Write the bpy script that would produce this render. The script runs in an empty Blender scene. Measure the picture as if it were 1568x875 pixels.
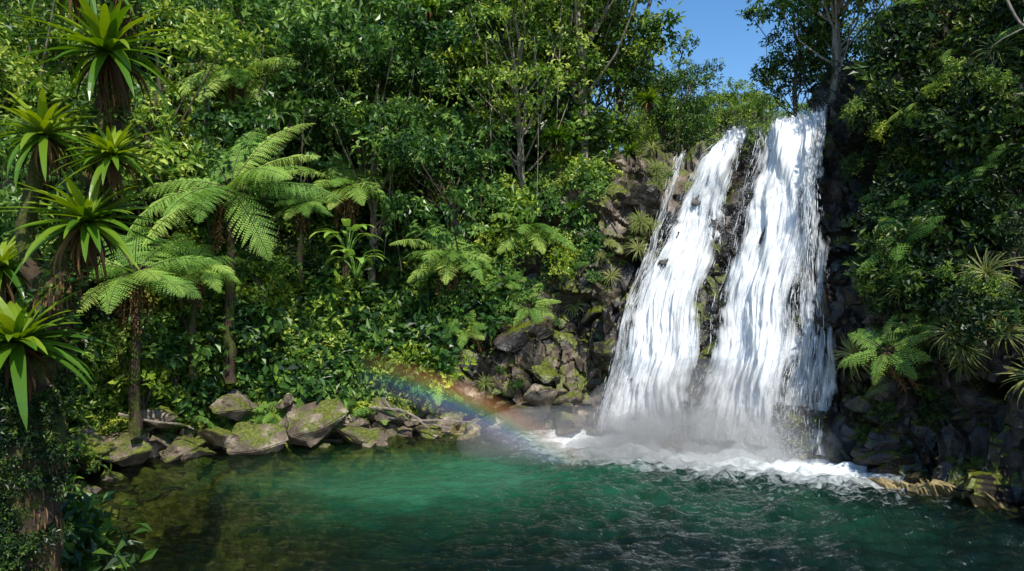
import bpy, math, random
import numpy as np
from mathutils import Vector, Quaternion
rng=np.random.default_rng(7); random.seed(7)
sc=bpy.context.scene
# ------------------------------------------------------------ noise
def _h(ix,iy,iz,s):
    n=(ix*374761393+iy*668265263+iz*1274126177+s*974634777)&0xffffffff
    n=((n^(n>>13))*1274126177)&0xffffffff
    n=((n^(n>>16))*1103515245)&0xffffffff
    return ((n^(n>>15))&0xffffff)/16777216.0
def vn(P,s=0):
    P=np.asarray(P,float); i=np.floor(P).astype(np.int64); f=P-i; f=f*f*(3-2*f)
    r=0
    for a in (0,1):
        wa=f[...,0] if a else 1-f[...,0]
        for b in (0,1):
            wb=f[...,1] if b else 1-f[...,1]
            for c in (0,1):
                wc=f[...,2] if c else 1-f[...,2]
                r=r+wa*wb*wc*_h(i[...,0]+a,i[...,1]+b,i[...,2]+c,s)
    return r*2-1
def fbm(P,o=4,s=0):
    r=0;a=1.0;P=np.asarray(P,float)
    for k in range(o):
        r=r+a*vn(P*(2.03**k)+k*7.3,s+k); a*=.5
    return r
def blocks(P,s=0):
    P=np.asarray(P,float); i=np.floor(P).astype(np.int64)
    best=np.full(P.shape[:-1],1e9); val=np.zeros(P.shape[:-1])
    for a in (-1,0,1):
        for b in (-1,0,1):
            for c in (-1,0,1):
                j=i+np.array([a,b,c])
                h=[_h(j[...,0],j[...,1],j[...,2],s+q) for q in range(7)]
                cpt=j+np.stack(h[:3],-1)
                df=P-cpt; d=(df**2).sum(-1)
                v=(h[3]-.5)*1.2+df[...,0]*(h[4]-.5)*1.5+df[...,1]*(h[5]-.5)*1.5+df[...,2]*(h[6]-.5)*1.5
                m=d<best; best=np.where(m,d,best); val=np.where(m,v,val)
    return val
def nrm(a): return a/np.maximum(np.linalg.norm(a,axis=-1,keepdims=True),1e-9)
# ------------------------------------------------------------ mesh builder
class MB:
    def __init__(s): s.V=[];s.F=[];s.M=[];s.A=[];s.UV=[];s.n=0
    def add(s,v,f,mat=0,a=None,uv=None):
        v=np.asarray(v,float).reshape(-1,3); f=np.asarray(f,int).reshape(-1,4)
        s.V.append(v); s.F.append(f+s.n); s.M.append(np.full(len(f),mat) if np.isscalar(mat) else mat)
        s.A.append(np.zeros(len(v)) if a is None else np.broadcast_to(a,(len(v),)).astype(float))
        s.UV.append(np.zeros((len(v),2)) if uv is None else uv)
        s.n+=len(v)
    def cat(s): return [np.concatenate(x) for x in (s.V,s.F,s.M,s.A)]
    def mesh(s,name,mats,smooth=False,extra=None):
        V=np.concatenate(s.V);F=np.concatenate(s.F);M=np.concatenate(s.M);A=np.concatenate(s.A);U=np.concatenate(s.UV)
        me=bpy.data.meshes.new(name)
        me.vertices.add(len(V)); me.vertices.foreach_set('co',V.astype(np.float32).ravel())
        me.loops.add(F.size); me.loops.foreach_set('vertex_index',F.astype(np.int32).ravel())
        me.polygons.add(len(F)); me.polygons.foreach_set('loop_start',(np.arange(len(F))*4).astype(np.int32))
        me.polygons.foreach_set('material_index',M.astype(np.int32))
        me.polygons.foreach_set('use_smooth',np.full(len(F),smooth))
        for m in mats: me.materials.append(m)
        at=me.attributes.new('rnd','FLOAT','POINT'); at.data.foreach_set('value',A.astype(np.float32))
        if extra:
            for k,arr in extra.items():
                at=me.attributes.new(k,'FLOAT','POINT'); at.data.foreach_set('value',arr.astype(np.float32))
        uvl=me.uv_layers.new(name='UVMap'); uvl.data.foreach_set('uv',U[F.ravel()].astype(np.float32).ravel())
        me.update(calc_edges=True); return me
def leaves(mb,P,D,N,L,W,mat=0,a=None,fold=.25,droop=.12,simple=False):
    n=len(P); D=nrm(D); S=nrm(np.cross(D,N)); N=np.cross(S,D)
    L=np.broadcast_to(L,(n,))[:,None]; W=np.broadcast_to(W,(n,))[:,None]
    up=N*W*fold
    if a is None: a=rng.random(n)
    if simple:
        v=np.stack([P,P+D*.45*L+S*.5*W+up,P+D*L-N*droop*L,P+D*.45*L-S*.5*W+up],1)
        mb.add(v,np.arange(n*4).reshape(-1,4),mat,np.repeat(a,4)); return
    v=np.stack([P, P+D*.3*L+S*.42*W+up, P+D*.68*L+S*.4*W+up*.8-N*droop*.4*L, P+D*L-N*droop*L,
                P+D*.68*L-S*.4*W+up*.8-N*droop*.4*L, P+D*.3*L-S*.42*W+up],1)
    b=np.arange(n)[:,None]*6
    f=np.stack([b+np.array([0,1,2,3]),b+np.array([0,3,4,5])],1)
    mb.add(v,f,mat,np.repeat(a,6))
def grid_faces(nr,nc,wrap=False):
    r=np.arange(nr-1)[:,None]; c=np.arange(nc if wrap else nc-1)[None,:]; c2=(c+1)%nc
    return np.stack([(r+1)*nc+c,(r+1)*nc+c2,r*nc+c2,r*nc+c],-1).reshape(-1,4)
def tube(mb,pts,rad,segs=7,mat=0,bump=0,bs=3.,sub=1):
    pts=np.array(pts,float); rad=np.array(rad,float)
    if sub>1:
        t=np.linspace(0,len(pts)-1,(len(pts)-1)*sub+1); k=np.clip(t.astype(int),0,len(pts)-2); f=(t-k)[:,None]
        p0=pts[np.clip(k-1,0,None)];p1=pts[k];p2=pts[k+1];p3=pts[np.clip(k+2,None,len(pts)-1)]
        rad=np.interp(t,np.arange(len(rad)),rad)
        pts=.5*((2*p1)+(-p0+p2)*f+(2*p0-5*p1+4*p2-p3)*f**2+(-p0+3*p1-3*p2+p3)*f**3)
    T=nrm(np.gradient(pts,axis=0)); ref=np.array([.31,.95,.05]); A=nrm(np.cross(T,ref)); B=np.cross(T,A)
    th=np.linspace(0,2*np.pi,segs,endpoint=False)
    ring=A[:,None]*np.cos(th)[None,:,None]+B[:,None]*np.sin(th)[None,:,None]
    R=rad[:,None]*np.ones(segs)
    if bump:
        R=R*(1+bump*fbm((pts[:,None]+ring*rad[:,None,None])*bs,3))
    mb.add(pts[:,None]+ring*R[...,None],grid_faces(len(pts),segs,True),mat,.5)
def rdir(n):
    return nrm(rng.normal(size=(n,3)))
def clump(mb,c,r,n,L,mat=0,flat=.65,up=.5,droop=.35,lr=.45,simple=True):
    nt=max(6,n//9)
    d=rdir(nt); d[:,2]=np.where(rng.random(nt)<.75,np.abs(d[:,2]),d[:,2])
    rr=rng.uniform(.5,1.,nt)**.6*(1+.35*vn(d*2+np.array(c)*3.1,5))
    T=np.array(c)+d*np.array([r,r,r*flat])*rr[:,None]
    tc=rng.normal(0,.2,nt)
    k=np.repeat(np.arange(nt),9); m=len(k)
    P=T[k]+rng.normal(0,L*.5,(m,3))
    D=d[k]*.7+rdir(m)*.9+np.array([0,0,-droop])
    N=np.array([0,0,up])+d[k]*.8+rdir(m)*.4
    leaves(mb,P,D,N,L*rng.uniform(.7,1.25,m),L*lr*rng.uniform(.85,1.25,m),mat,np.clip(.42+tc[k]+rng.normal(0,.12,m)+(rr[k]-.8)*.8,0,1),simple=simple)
# ------------------------------------------------------------ materials
def newmat(name):
    m=bpy.data.materials.new(name); m.use_nodes=True; nt=m.node_tree; nt.nodes.clear()
    return m,nt,nt.nodes,nt.links
def N_(nt,t,**k):
    n=nt.nodes.new(t)
    for a,b in k.items():
        if a in n.inputs: n.inputs[a].default_value=b
        else: setattr(n,a,b)
    return n
def ramp(nt,stops):
    r=nt.nodes.new('ShaderNodeValToRGB'); e=r.color_ramp.elements
    while len(e)<len(stops): e.new(.5)
    for q,(p,c) in zip(e,stops): q.position=p; q.color=(*c,1) if len(c)==3 else c
    return r
def leafmat(name,stops,trans=.3,rough=.42,objvar=.5,spec=.45):
    m,nt,n,l=newmat(name)
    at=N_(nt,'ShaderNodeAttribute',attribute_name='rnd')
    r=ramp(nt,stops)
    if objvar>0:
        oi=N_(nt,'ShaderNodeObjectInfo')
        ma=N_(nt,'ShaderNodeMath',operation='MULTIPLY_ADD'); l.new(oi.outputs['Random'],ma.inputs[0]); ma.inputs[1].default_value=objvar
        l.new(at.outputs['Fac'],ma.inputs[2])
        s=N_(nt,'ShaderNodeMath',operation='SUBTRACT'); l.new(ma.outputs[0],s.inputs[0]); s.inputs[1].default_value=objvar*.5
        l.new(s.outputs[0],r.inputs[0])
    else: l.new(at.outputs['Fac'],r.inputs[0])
    p=N_(nt,'ShaderNodeBsdfPrincipled'); p.inputs['Roughness'].default_value=rough; p.inputs['Specular IOR Level'].default_value=spec
    l.new(r.outputs[0],p.inputs['Base Color'])
    hs=N_(nt,'ShaderNodeHueSaturation'); hs.inputs['Hue'].default_value=.488; hs.inputs['Saturation'].default_value=1.1; hs.inputs['Value'].default_value=1.5
    l.new(r.outputs[0],hs.inputs['Color'])
    t=N_(nt,'ShaderNodeBsdfTranslucent'); l.new(hs.outputs[0],t.inputs['Color'])
    mx=N_(nt,'ShaderNodeMixShader'); mx.inputs[0].default_value=trans
    l.new(p.outputs[0],mx.inputs[1]); l.new(t.outputs[0],mx.inputs[2])
    o=N_(nt,'ShaderNodeOutputMaterial'); l.new(mx.outputs[0],o.inputs[0]); return m
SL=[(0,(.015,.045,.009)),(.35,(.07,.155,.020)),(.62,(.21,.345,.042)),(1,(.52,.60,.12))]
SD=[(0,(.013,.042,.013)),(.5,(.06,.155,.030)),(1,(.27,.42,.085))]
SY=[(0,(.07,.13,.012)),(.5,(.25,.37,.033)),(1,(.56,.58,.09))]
M_leaf=leafmat('leaf_broad',SL); M_leafd=leafmat('leaf_dark',SD,rough=.36); M_leafy=leafmat('leaf_yellow_green',SY)
M_bl=leafmat('bush_leaf',SL,objvar=0); M_bd=leafmat('bush_leaf_dark',SD,objvar=0,rough=.36); M_by=leafmat('bush_leaf_yellow',SY,objvar=0)
M_cd=leafmat('leaf_shaded',[(0,(.008,.022,.006)),(.5,(.022,.058,.010)),(.8,(.07,.13,.016)),(1,(.17,.23,.03))],objvar=0,rough=.42,trans=.22)  # darker leaf copy: shade on the cliff and ivy put into the colour
M_fern=leafmat('fern_frond',[(0,(.08,.19,.03)),(.5,(.22,.40,.07)),(1,(.44,.58,.12))],rough=.55,spec=.3)
M_brom=leafmat('strap_leaf',[(0,(.03,.09,.010)),(.5,(.09,.20,.015)),(1,(.26,.35,.025))],rough=.3)
M_dead=leafmat('dead_leaf',[(0,(.03,.018,.010)),(.5,(.10,.055,.022)),(1,(.27,.16,.07))],rough=.8,trans=.2,spec=.2)
M_grass=leafmat('cliff_grass_blade',[(0,(.07,.11,.02)),(.5,(.19,.24,.05)),(1,(.36,.36,.12))],rough=.6)
def barkmat(name,c1,c2,moss=.0):
    m,nt,n,l=newmat(name)
    tc=N_(nt,'ShaderNodeTexCoord'); mp=N_(nt,'ShaderNodeMapping'); mp.inputs['Scale'].default_value=(1,1,.35); l.new(tc.outputs['Object'],mp.inputs[0])
    no=N_(nt,'ShaderNodeTexNoise',Scale=9.,Detail=6.); l.new(mp.outputs[0],no.inputs['Vector'])
    r=ramp(nt,[(.3,c1),(.7,c2)]); l.new(no.outputs[0],r.inputs[0])
    n2=N_(nt,'ShaderNodeTexNoise',Scale=2.2,Detail=4.); l.new(tc.outputs['Object'],n2.inputs['Vector'])
    mr=ramp(nt,[(.62-moss*.4,(0,0,0)),(.70-moss*.4,(1,1,1))]); l.new(n2.outputs[0],mr.inputs[0])
    n3=N_(nt,'ShaderNodeTexNoise',Scale=40.,Detail=2.); l.new(tc.outputs['Object'],n3.inputs['Vector'])
    mc=ramp(nt,[(.3,(.012,.018,.004)),(.7,(.10,.11,.015))]); l.new(n3.outputs[0],mc.inputs[0])
    mx=N_(nt,'ShaderNodeMixRGB'); l.new(mr.outputs[0],mx.inputs[0]); l.new(r.outputs[0],mx.inputs[1]); l.new(mc.outputs[0],mx.inputs[2])
    p=N_(nt,'ShaderNodeBsdfPrincipled',Roughness=.9); l.new(mx.outputs[0],p.inputs['Base Color'])
    b=N_(nt,'ShaderNodeBump',Strength=.9,Distance=.05); l.new(no.outputs[0],b.inputs['Height']); l.new(b.outputs[0],p.inputs['Normal'])
    o=N_(nt,'ShaderNodeOutputMaterial'); l.new(p.outputs[0],o.inputs[0]); return m
M_bark=barkmat('bark',(.04,.03,.02),(.15,.12,.09),.25)
M_barkpale=barkmat('bark_pale',(.13,.105,.08),(.36,.31,.25),.15)
M_moss=barkmat('mossy_bark',(.018,.012,.008),(.09,.055,.03),.45)
def rockmat(name,cols,mossth=.62,scale=1.,rough=.75,mossc=((.03,.045,.008),(.18,.20,.02))):
    m,nt,n,l=newmat(name)
    g=N_(nt,'ShaderNodeNewGeometry')
    no=N_(nt,'ShaderNodeTexNoise',Scale=1.3*scale,Detail=8.,Roughness=.68); l.new(g.outputs['Position'],no.inputs['Vector'])
    r=ramp(nt,[(.3,cols[0]),(.5,cols[1]),(.68,cols[2])]); l.new(no.outputs[0],r.inputs[0])
    n2=N_(nt,'ShaderNodeTexNoise',Scale=.9,Detail=5.,Roughness=.7); l.new(g.outputs['Position'],n2.inputs['Vector'])
    sp=N_(nt,'ShaderNodeSeparateXYZ'); l.new(g.outputs['Normal'],sp.inputs[0])
    ma=N_(nt,'ShaderNodeMath',operation='MULTIPLY_ADD'); l.new(sp.outputs[2],ma.inputs[0]); ma.inputs[1].default_value=.16; l.new(n2.outputs[0],ma.inputs[2])
    mr=ramp(nt,[(mossth-.03,(0,0,0)),(mossth+.04,(1,1,1))]); l.new(ma.outputs[0],mr.inputs[0])
    n3=N_(nt,'ShaderNodeTexNoise',Scale=14.,Detail=4.); l.new(g.outputs['Position'],n3.inputs['Vector'])
    mc=ramp(nt,[(.3,mossc[0]),(.7,mossc[1])]); l.new(n3.outputs[0],mc.inputs[0])
    mx=N_(nt,'ShaderNodeMixRGB'); l.new(mr.outputs[0],mx.inputs[0]); l.new(r.outputs[0],mx.inputs[1]); l.new(mc.outputs[0],mx.inputs[2])
    p=N_(nt,'ShaderNodeBsdfPrincipled',Roughness=rough); l.new(mx.outputs[0],p.inputs['Base Color'])
    b2=N_(nt,'ShaderNodeBump',Strength=1.,Distance=.10); l.new(no.outputs[0],b2.inputs['Height'])
    b3=N_(nt,'ShaderNodeBump',Strength=.5,Distance=.02); l.new(n3.outputs[0],b3.inputs['Height']); l.new(b2.outputs[0],b3.inputs['Normal'])
    l.new(b3.outputs[0],p.inputs['Normal'])
    o=N_(nt,'ShaderNodeOutputMaterial'); l.new(p.outputs[0],o.inputs[0]); return m
M_rock=rockmat('basalt_dark',[(.008,.007,.007),(.027,.022,.019),(.12,.095,.08)],.60,rough=.36)
M_rockt=rockmat('basalt_tan',[(.018,.013,.010),(.085,.060,.042),(.36,.28,.21)],.58,rough=.55)  # lighter, tan basalt beside the dark one
M_rockb=rockmat('shore_boulder',[(.03,.022,.016),(.14,.105,.075),(.46,.38,.29)],.60)
M_soil=rockmat('forest_floor',[(.012,.012,.006),(.03,.03,.012),(.06,.05,.025)],.55,rough=.95,mossc=((.015,.03,.006),(.05,.08,.015)))
M_bed=rockmat('pool_bed',[(.08,.06,.025),(.28,.21,.09),(.48,.38,.19)],.95,2.2)
# ------------------------------------------------------------ terrain control net
def prof(s,o,pr):
    o=np.array(o,float); o/=np.linalg.norm(o)
    return [(s[0]+o[0]*a,s[1]+o[1]*a,z) for a,z in pr]
PL=[(-4,-1.5),(0,-.05),(1.3,.6),(3,1.3),(7,4),(15,11),(50,26)]
PH=[(-4,-1.8),(0,-.05),(1.1,.8),(2.8,2.3),(6.5,8),(13,16),(50,30)]
S=[prof((-3.2,-6),(-1,-.1),PL),prof((-4.2,6.5),(-1,0),PL),prof((-6.8,10.7),(-1,.1),PL),
 prof((-10.6,16),(-1,.35),PL),prof((-8.6,18.2),(-.5,.85),PH),prof((-6.2,19.2),(-.25,1),PH),
 prof((-3.6,20.4),(-.1,1),PH),
 [(-1.3,17,-1.9),(-1.3,21,-.05),(-1.2,21.6,1.8),(-.9,22.5,3.8),(-.4,26,8),(-.4,34,15),(0,71,30)],
 [(1.7,17.5,-2.3),(1.7,20.8,-.05),(1.8,21.3,2.3),(2.2,21.9,4.8),(3.2,23.3,8.0),(4,31,10.5),(10,70,18)],
 [(2.6,17,-2.3),(3.0,20.2,-.05),(3.7,20.9,2.6),(4.7,21.9,5.8),(5.6,23,8.6),(9,34,9.4),(18,75,14)],
 [(4.8,16,-2.3),(5.3,19.2,-.05),(5.9,19.8,2.8),(6.7,20.8,6.1),(7.3,22,8.8),(10.5,33,9.2),(24,75,13)],
 [(6.6,15,-2.3),(7.3,18.2,-.05),(7.7,18.7,3.0),(8.2,19.7,6.4),(8.6,21,9.0),(12.5,32,9.4),(30,75,13)],
 [(7.4,14.4,-2.3),(8.4,17.4,-.05),(8.7,17.8,3.0),(9.1,18.7,6.5),(9.5,20,9.4),(14,28,12),(44,60,20)],
 [(7.8,13,-2.3),(9.3,15.8,-.05),(9.5,16.1,3.2),(9.9,16.7,6.8),(10.6,17.5,10.5),(15,20,14),(44,40,22)],
 [(8.6,12,-2.3),(10.3,13.8,-.05),(10.6,14,3.2),(11.1,14.3,6.6),(12,14.8,10.3),(18,16,13),(50,22,20)],
 [(7,8,-2.3),(11.5,9,-.05),(12.4,9,1.2),(14,9,3),(17,9,6),(24,9,8),(55,9,14)],
 [(6,-6,-2.3),(10.5,-6,-.05),(11.5,-6,1),(13.5,-6,2),(17,-6,4),(24,-6,7),(55,-6,12)]]
C=np.array(S,float)
def ev(u,v):
    u=np.atleast_1d(np.asarray(u,float)); v=np.atleast_1d(np.asarray(v,float)); u,v=np.broadcast_arrays(u,v)
    nu,nv=C.shape[:2]
    uc=np.clip(u,0,nu-1-1e-6); ku=uc.astype(int); fu=uc-ku; vc=np.clip(v,0,nv-1-1e-6); kv=vc.astype(int); fv=vc-kv
    def w(f): return [(-f+2*f**2-f**3)/2,(2-5*f**2+3*f**3)/2,(f+4*f**2-3*f**3)/2,(-f**2+f**3)/2]
    def wl(f): return [0*f,1-f,f,0*f]
    wu=w(fu); wv=[.5*a+.5*b for a,b in zip(w(fv),wl(fv))]; out=0
    for a in range(4):
        for b in range(4):
            ia=np.clip(ku+a-1,0,nu-1); ib=np.clip(kv+b-1,0,nv-1)
            out=out+C[ia,ib]*(wu[a]*wv[b])[...,None]
    return out
def surf(u,v):
    e=.02; P=ev(u,v); tu=ev(np.asarray(u)+e,v)-ev(np.asarray(u)-e,v); tv=ev(u,np.asarray(v)+e)-ev(u,np.asarray(v)-e)
    return P,nrm(np.cross(tu,tv))
def rocky(u,v):
    a=np.clip((u-6.3)/.6,0,1)*np.clip((4.7-v)/.5,0,1)
    b=np.clip((2.0-v)/.4,0,1)*np.clip((u-2)/1,0,1)
    return np.clip(np.maximum(a,b*.6),0,1)
def disp(u,v):
    P,N=surf(u,v); r=rocky(u,v)
    Q=P*np.array([1,1,.62])+fbm(P*1.1,2,5)[...,None]*.12
    d=fbm(P*.5,3,3)*.35*(1-r)+r*(blocks(Q*.75,11)*.95+blocks(Q*1.7,23)*.42+blocks(Q*3.6,29)*.16+fbm(P*3,3,9)*.05)
    lipm=np.clip((u-9.3)/.3,0,1)*np.clip((12-u)/.3,0,1)
    d=d*(1-.30*lipm-.3*lipm*np.clip((v-3.6)/.4,0,1))
    return P+N*d[...,None],N,r
nu,nv=760,280
U,Vv=np.meshgrid(np.concatenate([np.linspace(0,6.5,170,endpoint=False),np.linspace(6.5,14,510,endpoint=False),np.linspace(14,16,80)]),np.concatenate([np.linspace(0,4.6,240),np.linspace(4.62,6,40)]),indexing='ij')
P,Nn,R=disp(U,Vv)
mb=MB(); F=grid_faces(nu,nv)
fu=U.ravel()[F[:,0]]; fv=Vv.ravel()[F[:,0]]; fP=P.reshape(-1,3)[F[:,0]]
jit=vn(fP*1.2,8)*.35
mi=np.zeros(len(F),int)
mi[(rocky(fu,fv)+jit*.6)>.3]=1
mi[(fu>7.6)&(fu<9.5+jit*.3)&(fv>3.1+jit)&(fv<4.7)]=2
mi[(fu>7.0)&(fu<8.6)&(fv<2.0+jit)]=2
mi[(fv<1.0)]=3
mi[(fu<7.0)&(fv>=1)&(fv<1.6+jit*.5)]=4
mb.add(P.reshape(-1,3),F,mi)
def link(o,parent=None):
    sc.collection.objects.link(o)
    if parent: o.parent=parent
    return o
def obj(name,me,parent=None,loc=(0,0,0)):
    o=bpy.data.objects.new(name,me); o.location=loc; return link(o,parent)
def empty(name,loc=(0,0,0)):
    o=bpy.data.objects.new(name,None); o.location=loc; return link(o)
obj('terrain',mb.mesh('terrain',[M_soil,M_rock,M_rockt,M_bed,M_rockb],False))
g=MB(); xs=np.linspace(-600,600,41); X,Y=np.meshgrid(xs,xs,indexing='ij')
g.add(np.stack([X,Y,np.full_like(X,-2.25)],-1),grid_faces(41,41)); obj('ground',g.mesh('ground',[M_bed]))
# ------------------------------------------------------------ instancing helpers
def quat(tilt,k,rz):
    q=Quaternion((0,0,1),rz)
    if tilt is not None:
        n=Vector(tilt)*k+Vector((0,0,1))*(1-k); n.normalize()
        q=Vector((0,0,1)).rotation_difference(n)@q
    return q
def inst(me,name,loc,s=1.,tilt=None,rz=None,parent=None,k=.5,sz=None):
    o=bpy.data.objects.new(name,me)
    o.rotation_mode='QUATERNION'; o.rotation_quaternion=quat(tilt,k,random.uniform(0,6.28) if rz is None else rz)
    o.location=loc; o.scale=(s,s,s*(sz or 1)); return link(o,parent)
def merge(dst,src,loc,s,tilt=None,k=.5,da=0.):
    V,F,M,A=src; R=np.array(quat(tilt,k,random.uniform(0,6.28)).to_matrix())
    dst.add((V*s)@R.T+np.asarray(loc),F,M,np.clip(A+da,0,1))
# ------------------------------------------------------------ plants
def make_tree(name,H,R,ncl,L,tr,leafm=M_leaf,bark=M_bark,flat=.62,cz=.68,low=.42,nleaf=250,vine=3):
    mb=MB(); lean=rng.normal(0,.05*H,2)
    zs=np.linspace(0,1,8); path=np.stack([lean[0]*zs**2+rng.normal(0,.02*H,8)*zs,lean[1]*zs**2+rng.normal(0,.02*H,8)*zs,zs*H*.9-.6],1)
    tube(mb,path,np.linspace(tr,tr*.3,8),7,1,.15,2.,2)
    for i in range(ncl):
        a=i*2.4+rng.uniform(-.5,.5); rr=R*math.sqrt((i+.3)/ncl)*rng.uniform(.7,1.1)
        cz_=H*(cz+low*rng.uniform(-1,.8)*(1-.3*rr/R))
        c=np.array([lean[0]+math.cos(a)*rr,lean[1]+math.sin(a)*rr,min(cz_,H)])
        t0=np.clip(c[2]/H-.22,.15,.85); p0=np.array([np.interp(t0,zs,path[:,j]) for j in range(3)])
        mid=(p0+c)/2+np.array([0,0,-.04*H])+rng.normal(0,.15,3)
        tube(mb,[p0,mid,c],[tr*.3,tr*.18,.02],4,1,0,1,2)
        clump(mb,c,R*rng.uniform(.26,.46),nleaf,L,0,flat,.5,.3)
    for i in range(vine):
        a=rng.uniform(0,6.28); x=lean[0]+math.cos(a)*R*.6; y=lean[1]+math.sin(a)*R*.6; z=H*.7
        tube(mb,[(x,y,z),(x+.1,y-.1,z*.6),(x+rng.normal(0,.3),y,z*.15)],[.02,.018,.015],4,1,0,1,3)
    return mb.mesh(name,[leafm,bark])
trees=[make_tree('tree_a',8,2.6,20,.23,.15),make_tree('tree_b',9.5,2.3,22,.21,.14,M_leaf,M_barkpale),
       make_tree('tree_c',7,2.9,20,.26,.16,M_leafd),make_tree('tree_d',10.5,3.1,28,.22,.20,M_leaf,M_barkpale,.55,.74,.34),
       make_tree('tree_e',6.5,2.1,16,.28,.12,M_leafy),make_tree('tree_f',8.5,2.7,22,.20,.16,M_leafd,M_bark,.7)]
wt=[trees[0],trees[1],trees[2],trees[3],trees[5],trees[0],trees[1],trees[2],trees[3],trees[5],trees[4]]
BM=[M_bl,M_bd,M_by,M_bark,M_cd]
def make_bush(n,L,mat,lr=.45,flat=.8,sub=5):
    mb=MB()
    for i in range(sub):
        d=rdir(1)[0]; d[2]=abs(d[2])*.6
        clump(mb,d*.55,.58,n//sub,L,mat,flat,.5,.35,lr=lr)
    for i in range(4):
        a=rng.uniform(0,6.28); tube(mb,[(0,0,-.6),(math.cos(a)*.2,math.sin(a)*.2,0),(math.cos(a)*.6,math.sin(a)*.6,.5)],[.03,.02,.01],4,3)
    return mb.cat()
bA=make_bush(520,.21,0);bB=make_bush(400,.28,1,.5);bC=make_bush(680,.16,0,.5);bD=make_bush(330,.33,0,.4);bE=make_bush(520,.19,2,.55);bF=make_bush(560,.17,1,.5)
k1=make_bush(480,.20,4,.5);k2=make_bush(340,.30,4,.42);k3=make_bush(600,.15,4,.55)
bushes=[bA,bC,bD,bA,bC,bE]; bd=[bB,bF,bB]; kd=[k1,k2,k3]
def frond(mb,az,el,L,npin,ppin,w,curl=1.3,mat=0):
    n=npin; t=np.linspace(0,1,n+4); ang=el-curl*t**1.5
    ds=L/(n+3); r=np.cumsum(np.cos(ang))*ds; z=np.cumsum(np.sin(ang))*ds
    ca,sa=math.cos(az),math.sin(az)
    pth=np.stack([r*ca,r*sa,z],1)
    tube(mb,pth[::3],np.linspace(.022,.005,len(pth[::3])),4,1)
    T=nrm(np.gradient(pth,axis=0)); side=np.array([-sa,ca,0.]); up=nrm(np.cross(side,T))*-1; up=np.where(up[:,2:]<0,-up,up)
    base=np.clip(.45+rng.normal(0,.25),0,1)
    PP=[];DD=[];NN=[];LL=[];WW=[];AA=[]
    for i in range(3,n+3):
        tt=t[i]; pl=w*(math.sin(math.pi*min(1,(tt*.9+.10))**.85))*rng.uniform(.85,1.1)+.02
        for s in (-1,1):
            d=nrm(side*s*1.0+T[i]*rng.uniform(.3,.55)+up[i]*.12-np.array([0,0,rng.uniform(.1,.4)]))
            k=np.linspace(.04,1,ppin); pc=pth[i]+d*(k*pl)[:,None]-np.array([0,0,1])*((k**2)*pl*.25)[:,None]
            pd=nrm(np.cross(up[i],d)); ll=(L/n)*.58*(1-k**2.5*.8)
            tw=rng.normal(0,.2,3)
            for q in (-1,1):
                PP.append(pc); DD.append(np.tile(pd*q+d*.35,(ppin,1))); NN.append(np.tile(up[i]+tw,(ppin,1))); LL.append(ll); WW.append(np.full(ppin,pl/ppin*1.15)); AA.append(np.clip(base+rng.normal(0,.1,ppin),0,1))
    leaves(mb,np.concatenate(PP),np.concatenate(DD),np.concatenate(NN),np.concatenate(LL),np.concatenate(WW),mat,np.concatenate(AA),.1,.1,simple=True)
def make_treefern(name,th,L,nf,npin=26,ppin=9,w=.42,tilt=.5,mat=M_fern):
    mb=MB()
    for i in range(nf):
        frond(mb,i*2.4+rng.uniform(-.25,.25),rng.uniform(.3,.8) if i%3 else rng.uniform(-.15,.3),L*rng.uniform(.75,1.12),npin,ppin,w*rng.uniform(.85,1.1),rng.uniform(.7,1.3))
    c,s=math.cos(tilt),math.sin(tilt); Rm=np.array([[1,0,0],[0,c,-s],[0,s,c]])
    mb.V=[v@Rm.T for v in mb.V]
    for i in range(11):
        a=rng.uniform(0,6.28); n=6; t=np.linspace(0,1,n)
        pts=np.stack([math.cos(a)*(.1+.28*np.sin(t*2)),math.sin(a)*(.1+.28*np.sin(t*2)),-t*rng.uniform(.8,1.6)],1)
        tube(mb,pts,np.linspace(.02,.006,n),4,2)
        m=30; k=rng.uniform(.3,1,m); pp=np.stack([np.interp(k,t,pts[:,j]) for j in range(3)],1)
        leaves(mb,pp,rdir(m)+np.array([0,0,-1.2]),rdir(m),.18,.035,2)
    if th>0:
        tube(mb,[(0,0,.05),(.02,.0,-th*.3),(-.05,.03,-th*.7),(0,0,-th)],[.11,.10,.12,.16],9,1,.3,9,5)
    return mb.mesh(name,[mat,M_moss,M_dead])
fernA=make_treefern('treefern_a',5,2.7,20,30,10,.54,.6)
fernB=make_treefern('treefern_b',4,2.2,16,24,8,.45,.5)
fernC=make_treefern('groundfern',0,1.3,10,16,5,.26,0)
def strap(mb,P0,az,el,L,W,curl,mat=0,a=.5,n=9,fold=.3):
    t=np.linspace(0,1,n); ang=el-curl*t**1.3; ds=L/(n-1)
    r=np.concatenate([[0],np.cumsum(np.cos(ang[:-1]))*ds]); z=np.concatenate([[0],np.cumsum(np.sin(ang[:-1]))*ds])
    ca,sa=math.cos(az),math.sin(az); pt=np.stack([r*ca,r*sa,z],1)+P0
    w=W*.5*np.minimum(1,(1-t)**.55*1.25)*(.65+.35*np.sin(np.minimum(1,t*2)*np.pi/2)); w[-1]=.002
    side=np.array([-sa,ca,0]); up=np.stack([-np.sin(ang)*ca,-np.sin(ang)*sa,np.cos(ang)],1)
    L_=pt+side*w[:,None]+up*(w*fold)[:,None]; R_=pt-side*w[:,None]+up*(w*fold)[:,None]
    mb.add(np.stack([L_,pt,R_],1),grid_faces(n,3),mat,a)
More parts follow.
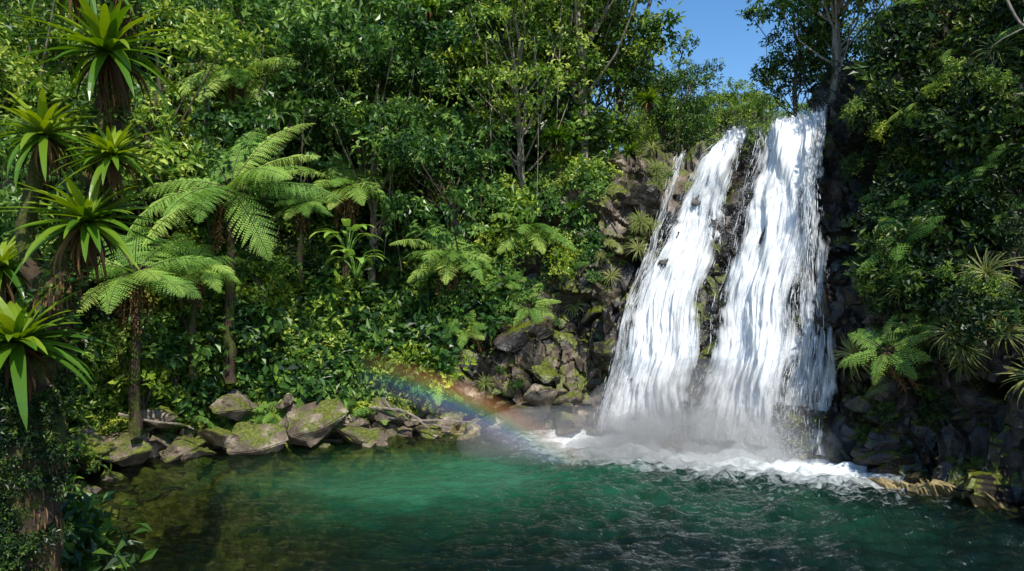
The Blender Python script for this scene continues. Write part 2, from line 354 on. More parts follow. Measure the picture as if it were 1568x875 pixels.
def make_rosette(name,nl,L,W,dead=14,mat=M_brom,el=(-.3,1.1),curl=(.4,1.1)):
    mb=MB()
    for i in range(nl):
        e=el[0]+(el[1]-el[0])*(i/nl)
        strap(mb,np.array([0,0,.02]),i*2.4+rng.uniform(-.3,.3),e+rng.normal(0,.12),L*rng.uniform(.7,1.1)*(1-.3*i/nl),W*rng.uniform(.75,1.15),rng.uniform(*curl)*(1-.3*i/nl),0,np.clip(.3+.5*i/nl+rng.normal(0,.16),0,1))
    for i in range(dead):
        strap(mb,np.array([0,0,-.03]),rng.uniform(0,6.28),rng.uniform(-1.1,-.2),L*rng.uniform(.35,.75),W*.5,rng.uniform(.8,1.5),1,rng.random()**1.5,9,.6)
    for i in range(14):
        a=rng.uniform(0,6.28); tube(mb,[(0,0,0),(math.cos(a)*.06,math.sin(a)*.06,-.25),(math.cos(a)*.12,math.sin(a)*.1,-rng.uniform(.4,.9)*L)],[.01,.008,.003],4,1)
    return mb.mesh(name,[mat,M_dead])
rosA=make_rosette('rosette_a',62,1.2,.125,20); rosB=make_rosette('rosette_b',50,1.2,.14,20,curl=(.6,1.3))
grassM=make_rosette('grass_tuft',60,1.0,.035,14,M_grass,(.1,1.4),(1.4,2.6))
def make_bigleaf(name):
    mb=MB()
    for i in range(11):
        az=i*2.4; el=rng.uniform(.7,1.3); l=rng.uniform(.6,1.0)
        tip=np.array([math.cos(az)*math.cos(el),math.sin(az)*math.cos(el),math.sin(el)])*l
        tube(mb,[(0,0,-.2),tip*.55+np.array([0,0,.06]),tip],[.025,.018,.012],5,0,0,1,2)
        strap(mb,tip,az,el-.6,rng.uniform(.7,1.0),.34,1.3,0,np.clip(.55+rng.normal(0,.2),0,1),8,.2)
    return mb.mesh(name,[M_fern])
bigleaf=make_bigleaf('bigleaf')
# ------------------------------------------------------------ vegetation on the terrain
def scatter(n,u0,u1,v0,v1):
    u=rng.uniform(u0,u1,n); v=rng.uniform(v0,v1,n); P,N,_=disp(u,v); return u,v,P,N
def plant(n,u0,u1,v0,v1,smin,smax,kinds,mind=1.2,k=.15):
    u,v,P,N=scatter(n*3,u0,u1,v0,v1); keep=[]
    for i in range(len(P)):
        if all((P[i][0]-P[j][0])**2+(P[i][1]-P[j][1])**2>mind**2 for j in keep): keep.append(i)
        if len(keep)>=n: break
    for i in keep:
        inst(random.choice(kinds),'rainforest_tree',P[i],random.uniform(smin,smax),N[i],k=k)
plant(44,3.0,7.6,3.2,4.9,.8,1.2,wt,1.8)
plant(14,3.2,7.5,4.7,5.1,1.1,1.35,[trees[3],trees[1],trees[5]],1.6)
plant(12,1.6,3.0,2.8,4.8,.7,1.1,wt,2.)
plant(7,7.4,8.15,4.2,4.9,.9,1.15,[trees[3],trees[1],trees[0],trees[5]],1.4)
plant(11,12.9,14.3,4.1,5.2,.7,.95,wt,1.8)
for x,y,z,s,q in [(9.9,20.8,9.6,.78,3),(10.9,19.2,10.4,.8,1),(10.6,22.5,9.8,.8,5),(6.3,28.5,9.0,.68,0),(7.8,31,9.2,.5,2),(9.4,22.6,9.4,.62,0)]:
    inst(trees[q],'rainforest_tree',(x,y,z),s)
dist=empty('distant_trees')
u,v,P,N=scatter(46,8.2,12.6,5.2,5.7)
for i in range(46): inst(random.choice(wt),'tree_crown',P[i],random.uniform(.55,.85),parent=dist)
def bush(dst,n,u0,u1,v0,v1,s0,s1,kinds,off=.2,k=.6,m=None,da=0.):
    u,v,P,N=scatter(n,u0,u1,v0,v1)
    big=vn(P*.35,77)*.3
    for i in range(n):
        if m is not None and vn(P[i]*.8,31)<m: continue
        s=random.uniform(s0,s1); merge(dst,random.choice(kinds),P[i]+N[i]*off*s,s,N[i],k,random.uniform(-.22,.2)+big[i]+da)
und=MB()
bush(und,300,2.8,6.7,2.0,4.3,.5,1.3,bushes+bd)
bush(und,50,6.6,7.5,2.75,4.3,.5,1.1,bushes+bd)
bush(und,40,3.0,8.2,4.2,4.9,1.2,2.1,bushes+bd)
bush(und,150,3.2,6.3,1.6,2.1,.25,.55,[bE,bE,bC],m=-.25,da=.12)
bush(und,60,1.4,2.8,1.4,4.5,.5,1.1,bushes+bd)
bush(und,34,7.4,8.1,3.1,4.3,.4,.75,bushes+bd)
bush(und,130,6.5,9.1,1.5,4.3,.10,.32,bushes+bd,m=.05)
bush(und,16,8.4,9.6,4.4,4.9,.5,.8,bushes)
for x,y,z,s in [(-9.5,17.6,1.9,1.0),(-9.0,18.2,2.4,1.1),(-8.4,19.3,2.6,1.1),(-7.7,19.9,3.0,1.2),(-8.3,20.2,4.0,1.1),(-7.4,20.4,4.6,1.0),(-8.8,19.4,3.9,1.0),(-9.9,17.3,2.9,.9),(-8.9,18.6,3.6,.7)]:
    merge(und,random.choice(bushes+bd),(x,y,z),s,da=random.uniform(-.2,.1))
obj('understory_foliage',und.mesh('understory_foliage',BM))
cl=MB()
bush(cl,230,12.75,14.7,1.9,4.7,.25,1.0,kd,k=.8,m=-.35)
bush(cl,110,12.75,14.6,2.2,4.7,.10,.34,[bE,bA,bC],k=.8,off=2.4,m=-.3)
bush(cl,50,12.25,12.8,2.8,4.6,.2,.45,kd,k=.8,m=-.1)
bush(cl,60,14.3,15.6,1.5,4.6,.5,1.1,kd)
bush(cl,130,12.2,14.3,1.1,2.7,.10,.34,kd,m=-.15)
obj('cliff_foliage',cl.mesh('cliff_foliage',BM))
gr=empty('cliff_grass')
for (a,b,c,d,n,s0,s1) in [(7.1,8.9,2.6,4.3,40,.3,.65),(12.5,14.2,1.8,4.2,70,.4,1.0),(4,7.5,1.5,3.2,30,.3,.6)]:
    u,v,P,N=scatter(n,a,b,c,d)
    for i in range(n): inst(grassM,'grass_tuft',P[i]+N[i]*.15,random.uniform(s0,s1),N[i],parent=gr,k=.7)
gf=empty('ground_ferns')
for (a,b,c,d,n) in [(3,6.8,1.7,3.8,44),(6.8,8.2,2.6,4,10),(12.6,14.4,1.8,4.3,18)]:
    u,v,P,N=scatter(n,a,b,c,d)
    for i in range(n): inst(fernC,'fern',P[i]+N[i]*.4,random.uniform(.5,.95),N[i],parent=gf,k=.6)
for x,y,z,s,me in [(-7.8,18.9,7.2,1.08,fernA),(-8.7,21.9,11.3,.92,fernA),(-5.5,22.8,7.8,.95,fernB),(.55,23.0,6.4,.9,fernB),(-2.05,22.3,5.5,.95,fernB),
                   (-9.2,16.7,4.8,1.0,fernB),(-8.5,18.2,5.0,.75,fernB),(2.2,30,15.6,.8,fernB),(-6.5,21.0,7.0,.6,fernB)]:
    inst(me,'tree_fern',(x,y,z),s,rz=random.uniform(-.45,.45))
for x,y,z,s in [(-5.2,21.6,5.6,.9),(-4.9,21.4,4.9,.8),(11.6,13.6,4.2,.4)]: inst(bigleaf,'taro_plant',(x,y,z),s)
for x,y,z,s in [(-3.0,24.5,14.4,.8),(4.0,23.3,9.0,.7),(1.5,23,9.5,.7),(4.8,24,11.0,.7),(12.2,14.6,10.4,.45),(2.0,22.4,7,.5)]:
    inst(rosA,'bromeliad',(x,y,z),s)
# ------------------------------------------------------------ foreground epiphyte tree
mb=MB()
pth=[(-5.8,8,-.3),(-5.72,8,1.1),(-5.62,8,2.4),(-5.48,8,3.5),(-5.38,8,4.35),(-5.15,8.05,4.95),(-4.88,8.1,5.9),(-4.74,8.1,6.7),(-4.58,8.1,7.9),(-4.4,8.1,9.5),(-4.1,8.2,11.5)]
pr=[.42,.34,.3,.25,.2,.17,.14,.14,.13,.12,.1]
tube(mb,pth,pr,26,0,.3,5.,8)
tube(mb,[(-5.4,8,4.3),(-5.62,7.9,5.0),(-5.45,7.9,5.9),(-5.3,7.9,6.2)],[.15,.10,.08,.06],12,0,.3,5.,6)
tube(mb,[(-4.9,8.1,5.8),(-4.7,7.9,5.95),(-4.6,7.8,5.9)],[.1,.08,.06],8,0,.3,5.,4)
tp=np.array(pth)
m=2600; t=rng.uniform(0,9,m); pc=np.stack([np.interp(t,np.arange(11),tp[:,j]) for j in range(3)],1); rd=np.interp(t,np.arange(11),pr)
d=rdir(m); d[:,2]*=.2; d=nrm(d)
leaves(mb,pc+d*rd[:,None],d*.4+np.array([0,0,-1.]),d,rng.uniform(.05,.2,m),.02,1)
m=2200; t=rng.uniform(2.5,9,m); pc=np.stack([np.interp(t,np.arange(11),tp[:,j]) for j in range(3)],1); rd=np.interp(t,np.arange(11),pr)
d=rdir(m); d[:,2]*=.2; d=nrm(d)
leaves(mb,pc+d*rd[:,None],d+rdir(m)*.5,rdir(m)+np.array([0,0,1]),rng.uniform(.05,.13,m),.05,2)
obj('mossy_tree',mb.mesh('mossy_tree',[M_moss,M_dead,M_leafd]))
for x,y,z,s,me in [(-4.62,7.8,7.15,.98,rosA),(-5.3,7.75,6.2,.74,rosB),(-4.5,7.7,5.95,.62,rosA),(-4.78,7.7,5.2,.92,rosA),(-5.5,7.6,3.85,.95,rosB),(-5.9,7.9,4.7,.6,rosB),(-5.0,7.9,8.1,.8,rosB)]:
    inst(me,'bromeliad',(x,y,z),s,tilt=(0,-1,.3),k=.22)
iv=MB()
for i in range(95):
    z=random.uniform(.4,3.4); a=random.uniform(3.14,6.28)
    merge(iv,random.choice(kd),(-5.72+.3*math.cos(a)+.04*z,8+.32*math.sin(a),z),random.uniform(.12,.26),da=-.1)  # shade on the lower trunk comes from this darkened leaf colour
for i in range(26):
    y=random.uniform(8.2,11); merge(iv,random.choice(kd+[bF]),(-y*random.uniform(.76,.95),y,random.uniform(.4,3.0)),random.uniform(.3,.5))
obj('trunk_ivy',iv.mesh('trunk_ivy',BM))
# ------------------------------------------------------------ rocks
import bmesh
def make_rock(seed,mat,npt=16):
    r=np.random.default_rng(seed); bm=bmesh.new()
    for p in nrm(r.normal(size=(npt,3)))*r.uniform(.8,1.05,(npt,1))*np.array([1,.85,.62]): bm.verts.new(p)
    bmesh.ops.convex_hull(bm,input=bm.verts[:])
    bmesh.ops.dissolve_limit(bm,angle_limit=.22,verts=bm.verts[:],edges=bm.edges[:])
    bmesh.ops.bevel(bm,geom=bm.edges[:],offset=.03,segments=2,affect='EDGES')
    bmesh.ops.triangulate(bm,faces=bm.faces[:])
    for q in range(2):
        bmesh.ops.subdivide_edges(bm,edges=[e for e in bm.edges if e.calc_length()>.14],cuts=1)
        bmesh.ops.triangulate(bm,faces=bm.faces[:])
    co=np.array([v.co[:] for v in bm.verts]); dd=fbm(co*2.2+seed,4)*.06+blocks(co*1.6+seed,seed)*.15+blocks(co*3.5+seed,seed+3)*.05
    for v,k in zip(bm.verts,dd): v.co*=1+k
    me=bpy.data.meshes.new('rock'); bm.to_mesh(me); bm.free(); me.materials.append(mat); return me
rb=[make_rock(i,M_rockb,12+i%4) for i in range(7)]; rk=[make_rock(20+i,M_rock,14) for i in range(6)]; rt=[make_rock(40+i,M_rockt,14) for i in range(6)]
def rinst(me,name,loc,s,par=None,fz=1.):
    o=bpy.data.objects.new(name,me); o.location=loc; o.rotation_euler=(random.uniform(-.4,.4),random.uniform(-.4,.4),random.uniform(0,6.28)); k=random.uniform(.8,1.2)
    o.scale=(s*k,s/k,s*random.uniform(.8,1.15)*fz); return link(o,par)
for x,y,z,s in [(-7.0,18.7,.3,1.05),(-5.7,19.5,.7,1.25),(-4.5,20.0,.2,.9),(-3.2,21.1,.6,.85),(-9.6,17.1,.3,.85),(-10.2,16.4,.6,1.0),(-8.0,18.5,.35,.85),(-5.3,19.3,.0,.6),
                (-7.8,19.3,1.1,.85),(-9.4,15.9,.0,.5),(-6.7,19.8,1.1,.85),(-2.2,21.1,.25,.8),(-7.2,10.5,.0,.35),(-4.0,20.7,.7,.85),(-8.7,18.1,.2,.7),(.2,21.1,.7,1.0),(.9,20.8,1.1,.9),(1.5,20.5,.4,.85),(-9.3,17.9,1.0,.75)]:
    rinst(random.choice(rb),'boulder',(x,y,z),s,None,.85)
rg=empty('shore_rocks')
u,v,P,N=scatter(380,2.3,8.2,.85,1.6)
for i in range(380): rinst(random.choice(rb),'rock',P[i]-N[i]*.04,random.choice([.1,.15,.2,.3,.4,.55]),rg,.85)
u,v,P,N=scatter(160,1.5,6.5,.15,.95)
for i in range(160): rinst(random.choice(rb),'rock',P[i],random.choice([.12,.18,.25,.4]),rg)
rc=empty('cliff_rocks')
u,v,P,N=scatter(110,8.3,12.9,.9,4.1)
for i in range(110): 
    if 10.3<u[i]<11.2 or 9.2<u[i]<9.75: continue
    rinst(random.choice(rk),'rock',P[i]-N[i]*.35,random.uniform(.4,.9),rc)
u,v,P,N=scatter(34,7.4,9.2,2.6,4.4)
for i in range(34): rinst(random.choice(rt),'rock',P[i]-N[i]*.45,random.uniform(.5,1.1),rc)
u,v,P,N=scatter(34,6.6,9.0,1.0,2.8)
for i in range(34): rinst(random.choice(rt if i%2 else rk),'rock',P[i]-N[i]*.45,random.uniform(.5,1.1),rc)
u,v,P,N=scatter(80,12.6,15,.9,2.2)
for i in range(80): rinst(random.choice(rk),'rock',P[i]-N[i]*.15,random.uniform(.25,.8),rc)
mb=MB()
for a,b in [((-4.2,20.2,.9),(-1.8,20.3,.25)),((-3.9,20.3,.6),(-1.2,20.5,.4)),((-3.4,20.0,.9),(-2.2,20.1,.1)),((-9.8,17.0,1.3),(-8.2,17.6,.8)),((-3.8,20.1,1.2),(-2.9,20.0,.4))]:
    a=np.array(a);b=np.array(b); tube(mb,[a,a*.6+b*.4+rng.normal(0,.08,3),a*.3+b*.7+rng.normal(0,.08,3),b],[.04,.03,.025,.015],6,0,.2,5,4)
obj('driftwood',mb.mesh('driftwood',[M_barkpale]))
mb=MB()
for k in range(5):
    a=np.array([9.5+k*.45,13.3,10.4-k*.3]); b=a+np.array([.9-.2*k,-.5,-1.9-.1*k]); tube(mb,[a,a*.6+b*.4+rng.normal(0,.12,3),a*.3+b*.7+rng.normal(0,.12,3),b],[.03,.026,.02,.01],6,0,.1,5,5)
    for q in range(5):
        c=a+(b-a)*rng.uniform(.2,.9); tube(mb,[c,c+rng.normal(0,.25,3),c+rng.normal(0,.4,3)+np.array([0,0,-.6])],[.013,.010,.005],4,0,0,1,3)
obj('bare_branch',mb.mesh('bare_branch',[M_barkpale]))
# ------------------------------------------------------------ waterfall
def watermat(name,sx,sy,lo,hi):
    m,nt,n,l=newmat(name)
    uv=N_(nt,'ShaderNodeUVMap'); mp=N_(nt,'ShaderNodeMapping'); mp.inputs['Scale'].default_value=(sx,sy,1); l.new(uv.outputs[0],mp.inputs[0])
    no=N_(nt,'ShaderNodeTexNoise',Scale=1.,Detail=8.,Roughness=.72,Distortion=.5); l.new(mp.outputs[0],no.inputs['Vector'])
    mp2=N_(nt,'ShaderNodeMapping'); mp2.inputs['Scale'].default_value=(sx*.3,sy*1.3,1); l.new(uv.outputs[0],mp2.inputs[0])
    n2=N_(nt,'ShaderNodeTexNoise',Scale=1.,Detail=5.,Roughness=.6); l.new(mp2.outputs[0],n2.inputs['Vector'])
    av=N_(nt,'ShaderNodeMath',operation='ADD'); l.new(no.outputs[0],av.inputs[0]); l.new(n2.outputs[0],av.inputs[1])
    at=N_(nt,'ShaderNodeAttribute',attribute_name='rnd')
    ad=N_(nt,'ShaderNodeMath',operation='ADD'); l.new(av.outputs[0],ad.inputs[0]); l.new(at.outputs['Fac'],ad.inputs[1])
    mr=N_(nt,'ShaderNodeMapRange'); mr.inputs['From Min'].default_value=lo; mr.inputs['From Max'].default_value=hi; l.new(ad.outputs[0],mr.inputs[0])
    d=N_(nt,'ShaderNodeBsdfDiffuse'); d.inputs[0].default_value=(.90,.92,.94,1)
    b=N_(nt,'ShaderNodeBump',Strength=.3,Distance=.12); l.new(av.outputs[0],b.inputs['Height']); l.new(b.outputs[0],d.inputs['Normal'])
    t=N_(nt,'ShaderNodeBsdfTranslucent'); t.inputs['Color'].default_value=(.90,.92,.94,1)
    m1=N_(nt,'ShaderNodeMixShader'); m1.inputs[0].default_value=.12; l.new(d.outputs[0],m1.inputs[1]); l.new(t.outputs[0],m1.inputs[2])
    tr=N_(nt,'ShaderNodeBsdfTransparent'); m2=N_(nt,'ShaderNodeMixShader'); l.new(mr.outputs[0],m2.inputs[0]); l.new(tr.outputs[0],m2.inputs[1]); l.new(m1.outputs[0],m2.inputs[2])
    o=N_(nt,'ShaderNodeOutputMaterial'); l.new(m2.outputs[0],o.inputs[0]); return m
M_fall=watermat('falling_water',24,7,1.28,1.80)
m,nt,n,l=newmat('water_spray'); d=N_(nt,'ShaderNodeBsdfDiffuse'); d.inputs[0].default_value=(.9,.92,.94,1); t=N_(nt,'ShaderNodeBsdfTranslucent'); t.inputs[0].default_value=(.9,.92,.94,1)
mx=N_(nt,'ShaderNodeMixShader'); mx.inputs[0].default_value=.4; l.new(d.outputs[0],mx.inputs[1]); l.new(t.outputs[0],mx.inputs[2]); o=N_(nt,'ShaderNodeOutputMaterial'); l.new(mx.outputs[0],o.inputs[0]); M_spray=m
wf=empty('waterfall',(6.5,19.5,0)); 
def wchild(name,me): 
    o=obj(name,me,wf); o.location=(-6.5,-19.5,0); return o
ts=np.array([0,.06,.15,.27,.45,.6,.8,1.0])
streams={'left_stream':([9.95,9.8,9.5,9.33,9.15,9.05,8.98,9.02],[10.22,10.16,10.05,9.93,9.83,9.78,9.76,9.88],1.),
         'right_stream':([10.6,10.58,10.54,10.44,10.28,10.17,10.05,9.97],[11.85,11.85,11.8,11.62,11.36,11.15,11.02,11.1],1.),
         'side_veil':([11.5,11.5,11.5,11.4,11.2,11.1,11.0,11.0],[12.0,12.05,12.05,12.0,11.95,11.95,11.95,11.9],.45),
         'thin_trickle':([9.0,9.0,8.98,8.95,8.85,8.8,8.75,8.75],[9.12,9.15,9.16,9.14,9.08,9.05,9.0,9.0],.5)}
def fallpos(name,s,t,off):
    a,b,_=streams[name]; ul=np.interp(t,ts,a); ur=np.interp(t,ts,b)
    wob=.05*vn(np.stack([t*7,s*0+3,s*0],-1),4)
    u=ul+(ur-ul)*s+wob; v=4.22-3.24*t
    P,N=surf(u,v)
    Lg=fbm(np.stack([u*3.2,v*1.9,u*0],-1),3,17)*.24
    o=.34+.34*np.sin(np.clip(t,0,1)*np.pi)+Lg+off
    return P+N*o[...,None]
for nm,(a,b,dens) in streams.items():
    nt_=280; ns=110 if dens==1 else 30
    for layer in range(2 if dens==1 else 1):
        Sg,Tg=np.meshgrid(np.linspace(-.10,1.10,ns),np.linspace(0,1,nt_),indexing='xy')
        rag=.16*vn(np.stack([Tg*14,Sg*0,Sg*0],-1),layer)+.16*vn(np.stack([Tg*40,Sg*2,Sg*0],-1),layer)
        Pp=fallpos(nm,Sg,Tg,fbm(np.stack([Sg*20,Tg*11,Sg*0+layer],-1),4,40+layer)*.12+layer*.15)
        edge=(np.minimum(Sg,1-Sg)+.10)*2; att=np.clip((edge+rag)*1.7,0,1)**.8*(.98 if dens==1 else .48)+(.02 if dens==1 else -.04)-layer*.22+.22*(Tg-.3)
        att-= .66*np.clip(vn(np.stack([Sg*5,Tg*6,Sg*0],-1),77)-.16,0,1)
        if nm=='right_stream': att-=.4*np.clip((Sg-.65)/.3,0,1)*np.clip((Tg-.25)/.2,0,1)
        mb=MB(); mb.add(Pp,grid_faces(nt_,ns),0,att.ravel(),np.stack([Sg.ravel()*(1 if dens==1 else .4),Tg.ravel()+layer*3.3],-1))
        wchild(nm,mb.mesh(nm,[M_fall],True))
mb=MB()
for nm,cnt in [('left_stream',1200),('right_stream',1500),('side_veil',900),('thin_trickle',260)]:
    s=rng.normal(.5,.36,cnt) if nm!='side_veil' else rng.beta(1,1.6,cnt)
    s=np.clip(s,-.12,1.12); t=rng.uniform(0,.97,cnt); ln=rng.uniform(.006,.035,cnt); off=rng.uniform(.0,.40,cnt)*(.4+t*.6)
    k=np.linspace(0,1,5); TT=np.minimum(t[:,None]+ln[:,None]*k,1.0); SS=s[:,None]+rng.normal(0,.004,(cnt,5)).cumsum(1)
    Pc=fallpos(nm,SS,TT,off[:,None]+0*TT); w=(rng.uniform(.003,.011,cnt)[:,None]*np.sin(np.pi*(k*.9+.05)))
    sdv=nrm(np.array([1,-.45,0.])+rng.normal(0,.25,(cnt,3)))[:,None,:]
    V_=np.stack([Pc-sdv*w[...,None],Pc+sdv*w[...,None]],2)
    f=grid_faces(5,2); F_=(np.arange(cnt)[:,None,None]*10+f[None])
    mb.add(V_,F_,0,.5)
wchild('water_strands',mb.mesh('strands',[M_spray]))
def drops(P,size):
    n=len(P); A=nrm(rng.normal(size=(n,3))); B=nrm(np.cross(A,rdir(n))); size=np.broadcast_to(size,(n,))[:,None]
    mb=MB(); mb.add(np.stack([P-A*size,P-B*size,P+A*size,P+B*size],1),np.arange(n*4).reshape(-1,4),0,.5); return mb
n=80000; q=rng.random(n); base=ev(9.0+2.1*q,np.full(n,1.0))
hgt=np.abs(rng.normal(0,.6,n))**1.15; spread=np.abs(rng.normal(0,.6,n))
Pd=base+np.stack([-.35*spread+rng.normal(0,.3,n),-.25-spread*.9,.02+hgt],1)
wchild('base_spray',drops(Pd,rng.uniform(.004,.012,n)).mesh('spray',[M_spray]))
n=40000; Pf=[]
for nm in ['left_stream','right_stream']: 
    s=rng.uniform(-.2,1.2,n//2); t=rng.uniform(.02,1,n//2); Pf.append(fallpos(nm,s,t,rng.exponential(.18,n//2)+.05))
wchild('falling_drops',drops(np.concatenate(Pf),rng.uniform(.003,.011,n//2*2)).mesh('drops',[M_spray]))
# drifting mist: thin real volumes of fine droplets
def ell(name,c,r,dens,par):
    a=np.linspace(0,2*np.pi,33); b=np.linspace(.001,np.pi-.001,17); A,B=np.meshgrid(a,b)
    d=np.stack([np.cos(A)*np.sin(B),np.sin(A)*np.sin(B),np.cos(B)],-1); mb=MB(); mb.add(np.array(c)+d*np.array(r),grid_faces(17,33))
    m,nt,n,l=newmat(name+'_fog'); v=N_(nt,'ShaderNodeVolumeScatter'); v.inputs['Density'].default_value=dens; v.inputs['Anisotropy'].default_value=0.; v.inputs['Color'].default_value=(.95,.97,1,1)
    o=N_(nt,'ShaderNodeOutputMaterial'); l.new(v.outputs[0],o.inputs['Volume'])
    o=obj(name,mb.mesh(name,[m],True),par); o.location=(-6.5,-19.5,0)
    return o
ell('mist',(5.0,18.1,.7),(3.4,1.3,1.9),.26,wf)
ell('mist',(5.4,17.9,.4),(3.8,1.7,.9),.26,wf)
ell('mist',(1.3,17.9,.4),(2.8,1.3,.95),.20,wf)
# ------------------------------------------------------------ pool water
xs=np.arange(-14,13.01,.06); ys=np.concatenate([np.arange(-8,8,.4),np.arange(8,23,.06)])
X,Y=np.meshgrid(xs,ys,indexing='ij'); Q=np.stack([X,Y,X*0],-1)
sh=ev(np.linspace(0,16,400),np.full(400,1.0))[:,:2]
dm=np.full(X.shape,1e9)
for p in sh: dm=np.minimum(dm,(X-p[0])**2+(Y-p[1])**2)
dm=np.sqrt(dm)
bp=ev(np.linspace(9.0,11.2,60),np.full(60,1.0))[:,:2]; db=np.full(X.shape,1e9)
for p in bp: db=np.minimum(db,(X-p[0])**2+(Y-p[1]+.3)**2)
db=np.sqrt(db)
act=1+1.6*np.exp(-db/2.5)
rgt=np.clip((X+3)/7,0,1)
ph=vn(Q*.35,3)*2
def ridge(P,s): return 1-np.abs(vn(P,s))*2
Z=(fbm(Q*np.array([.9,1.7,1])+ph[...,None]*.3,2,50)*.04+ridge(Q*np.array([1.5,3.0,1])+fbm(Q,2,70)[...,None]*.4,52)*.036+fbm(Q*np.array([3.2,6.,1]),3,60)*.028)*(.6+1.1*rgt)*act
mb=MB(); mb.add(np.stack([X,Y,Z],-1),grid_faces(len(xs),len(ys)))
foamv=np.exp(-(db/1.35)**1.4)*1.25+.48*np.exp(-db/3.2)
depth=np.clip(dm/np.interp(X,[-8,-2,4],[7.0,4.8,2.0]),0,1)
lit=np.exp(-(((X+1.4)/5.2)**2+((Y-16.2)/3.1)**2))+.25*fbm(Q*.3,3,90)  # sunlit patch amid darker shaded, deeper water, painted into the water colour
me=mb.mesh('pool_water',[],True,{'depth':depth.ravel(),'foam':foamv.ravel(),'lit_patch':np.clip(lit,0,1).ravel()})
m,nt,nn,l=newmat('pool_water'); g=N_(nt,'ShaderNodeNewGeometry')
ad=N_(nt,'ShaderNodeAttribute',attribute_name='depth'); af=N_(nt,'ShaderNodeAttribute',attribute_name='foam'); al=N_(nt,'ShaderNodeAttribute',attribute_name='lit_patch')
mp=N_(nt,'ShaderNodeMapping'); mp.inputs['Scale'].default_value=(1,1.8,1); l.new(g.outputs['Position'],mp.inputs[0])
n1=N_(nt,'ShaderNodeTexNoise',Scale=5.,Detail=5.,Roughness=.6,Distortion=.4); l.new(mp.outputs[0],n1.inputs['Vector'])
bmp=N_(nt,'ShaderNodeBump',Strength=1.,Distance=.07); l.new(n1.outputs[0],bmp.inputs['Height'])
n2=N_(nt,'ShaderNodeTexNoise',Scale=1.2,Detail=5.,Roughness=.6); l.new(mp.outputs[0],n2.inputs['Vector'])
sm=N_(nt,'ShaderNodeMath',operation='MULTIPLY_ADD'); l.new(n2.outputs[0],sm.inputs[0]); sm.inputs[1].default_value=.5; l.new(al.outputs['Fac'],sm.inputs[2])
colr=ramp(nt,[(.22,(.002,.009,.008)),(.5,(.004,.026,.015)),(.85,(.012,.085,.043)),(1,(.03,.14,.075))]); l.new(sm.outputs[0],colr.inputs[0])  # from dark depth and painted shade up to the painted sunlit green
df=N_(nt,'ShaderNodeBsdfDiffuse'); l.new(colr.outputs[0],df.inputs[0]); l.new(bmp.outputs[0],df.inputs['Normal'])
trn=N_(nt,'ShaderNodeBsdfTransparent'); trn.inputs[0].default_value=(.55,.70,.38,1)
dr=ramp(nt,[(0,(0,0,0)),(.4,(.30,.30,.30)),(1,(.92,.92,.92))]); l.new(ad.outputs['Fac'],dr.inputs[0])
b1=N_(nt,'ShaderNodeMixShader'); l.new(dr.outputs[0],b1.inputs[0]); l.new(trn.outputs[0],b1.inputs[1]); l.new(df.outputs[0],b1.inputs[2])
gl=N_(nt,'ShaderNodeBsdfGlossy'); gl.inputs['Roughness'].default_value=.05; l.new(bmp.outputs[0],gl.inputs['Normal'])
fr=N_(nt,'ShaderNodeFresnel',IOR=1.34); l.new(bmp.outputs[0],fr.inputs['Normal'])
b2=N_(nt,'ShaderNodeMixShader'); l.new(fr.outputs[0],b2.inputs[0]); l.new(b1.outputs[0],b2.inputs[1]); l.new(gl.outputs[0],b2.inputs[2])
n3=N_(nt,'ShaderNodeTexNoise',Scale=3.,Detail=7.,Roughness=.7,Distortion=1.); l.new(mp.outputs[0],n3.inputs['Vector'])
fa=N_(nt,'ShaderNodeMath',operation='ADD'); l.new(n3.outputs[0],fa.inputs[0]); l.new(af.outputs['Fac'],fa.inputs[1])
fm=N_(nt,'ShaderNodeMapRange'); fm.inputs['From Min'].default_value=.74; fm.inputs['From Max'].default_value=1.25; l.new(fa.outputs[0],fm.inputs[0])
fd=N_(nt,'ShaderNodeBsdfDiffuse'); fd.inputs[0].default_value=(.78,.83,.85,1)
b3=N_(nt,'ShaderNodeMixShader'); l.new(fm.outputs[0],b3.inputs[0]); l.new(b2.outputs[0],b3.inputs[1]); l.new(fd.outputs[0],b3.inputs[2])
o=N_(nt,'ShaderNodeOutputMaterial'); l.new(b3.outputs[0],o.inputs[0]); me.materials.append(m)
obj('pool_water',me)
# ------------------------------------------------------------ rainbow in the spray
mb=MB(); na=60; nr=16; A,Rr=np.meshgrid(np.linspace(math.radians(77),math.radians(50),na),np.linspace(0,1,nr),indexing='ij')
rad=15.2+1.15*Rr; mb.add(np.stack([-7.6+np.cos(A)*rad,17.6+0*A,-13.0+np.sin(A)*rad],-1),grid_faces(na,nr),0,.5,np.stack([np.linspace(0,1,na).repeat(nr),Rr.ravel()],-1))
m,nt,nn,l=newmat('rainbow_light'); uv=N_(nt,'ShaderNodeUVMap'); sp=N_(nt,'ShaderNodeSeparateXYZ'); l.new(uv.outputs[0],sp.inputs[0])
r=ramp(nt,[(0,(0,0,0)),(.22,(.20,.18,.32)),(.38,(.13,.26,.42)),(.5,(.20,.38,.22)),(.62,(.46,.40,.14)),(.76,(.52,.24,.10)),(1,(0,0,0))]); l.new(sp.outputs[1],r.inputs[0])
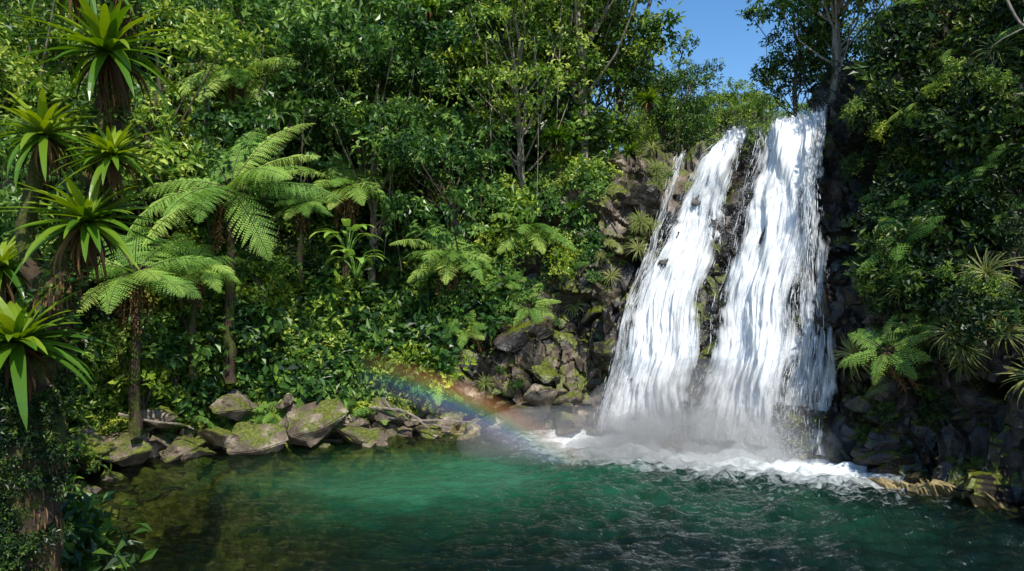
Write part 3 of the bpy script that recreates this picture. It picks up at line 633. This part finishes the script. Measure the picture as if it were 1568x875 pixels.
r2=ramp(nt,[(0,(0,0,0)),(.35,(1,1,1)),(.6,(.8,.8,.8)),(1,(0,0,0))]); l.new(sp.outputs[0],r2.inputs[0])
ml=N_(nt,'ShaderNodeMath',operation='MULTIPLY'); l.new(r2.outputs[0],ml.inputs[0]); ml.inputs[1].default_value=.42
em=N_(nt,'ShaderNodeEmission'); l.new(r.outputs[0],em.inputs[0]); l.new(ml.outputs[0],em.inputs[1])
t=N_(nt,'ShaderNodeBsdfTransparent'); ads=N_(nt,'ShaderNodeAddShader'); l.new(em.outputs[0],ads.inputs[0]); l.new(t.outputs[0],ads.inputs[1])
o=N_(nt,'ShaderNodeOutputMaterial'); l.new(ads.outputs[0],o.inputs[0])
obj('rainbow',mb.mesh('rainbow',[m]))
# ------------------------------------------------------------ light, sky, camera
sd=Vector((.26,-.80,1.05)).normalized(); elev=math.asin(sd.z)
w=bpy.data.worlds.new('World'); sc.world=w; w.use_nodes=True; nt=w.node_tree; bg=nt.nodes['Background']
sk=nt.nodes.new('ShaderNodeTexSky'); sk.sky_type='NISHITA'; sk.sun_disc=False; sk.sun_elevation=elev; sk.sun_rotation=math.atan2(sd.x,sd.y)
sk.air_density=1.0; sk.dust_density=.2; sk.ozone_density=2.0
hs=nt.nodes.new('ShaderNodeHueSaturation'); hs.inputs['Saturation'].default_value=1.25; hs.inputs['Value'].default_value=1.25
nt.links.new(sk.outputs[0],hs.inputs['Color']); nt.links.new(hs.outputs[0],bg.inputs[0]); bg.inputs[1].default_value=.15
ld=bpy.data.lights.new('sun','SUN'); ld.energy=5; ld.angle=math.radians(.5); ld.color=(1,.95,.84)
lo=bpy.data.objects.new('sun',ld); lo.rotation_mode='QUATERNION'; lo.rotation_quaternion=sd.to_track_quat('Z','Y'); lo.location=(10,-20,30); link(lo)
cd=bpy.data.cameras.new('camera'); cd.lens=24; cd.sensor_width=36; cd.clip_end=2000; co=bpy.data.objects.new('camera',cd); co.location=(0,0,4.5); co.rotation_euler=(math.radians(90),0,0); link(co); sc.camera=co
sc.view_settings.view_transform='Standard'; sc.view_settings.look='None'; sc.view_settings.exposure=0
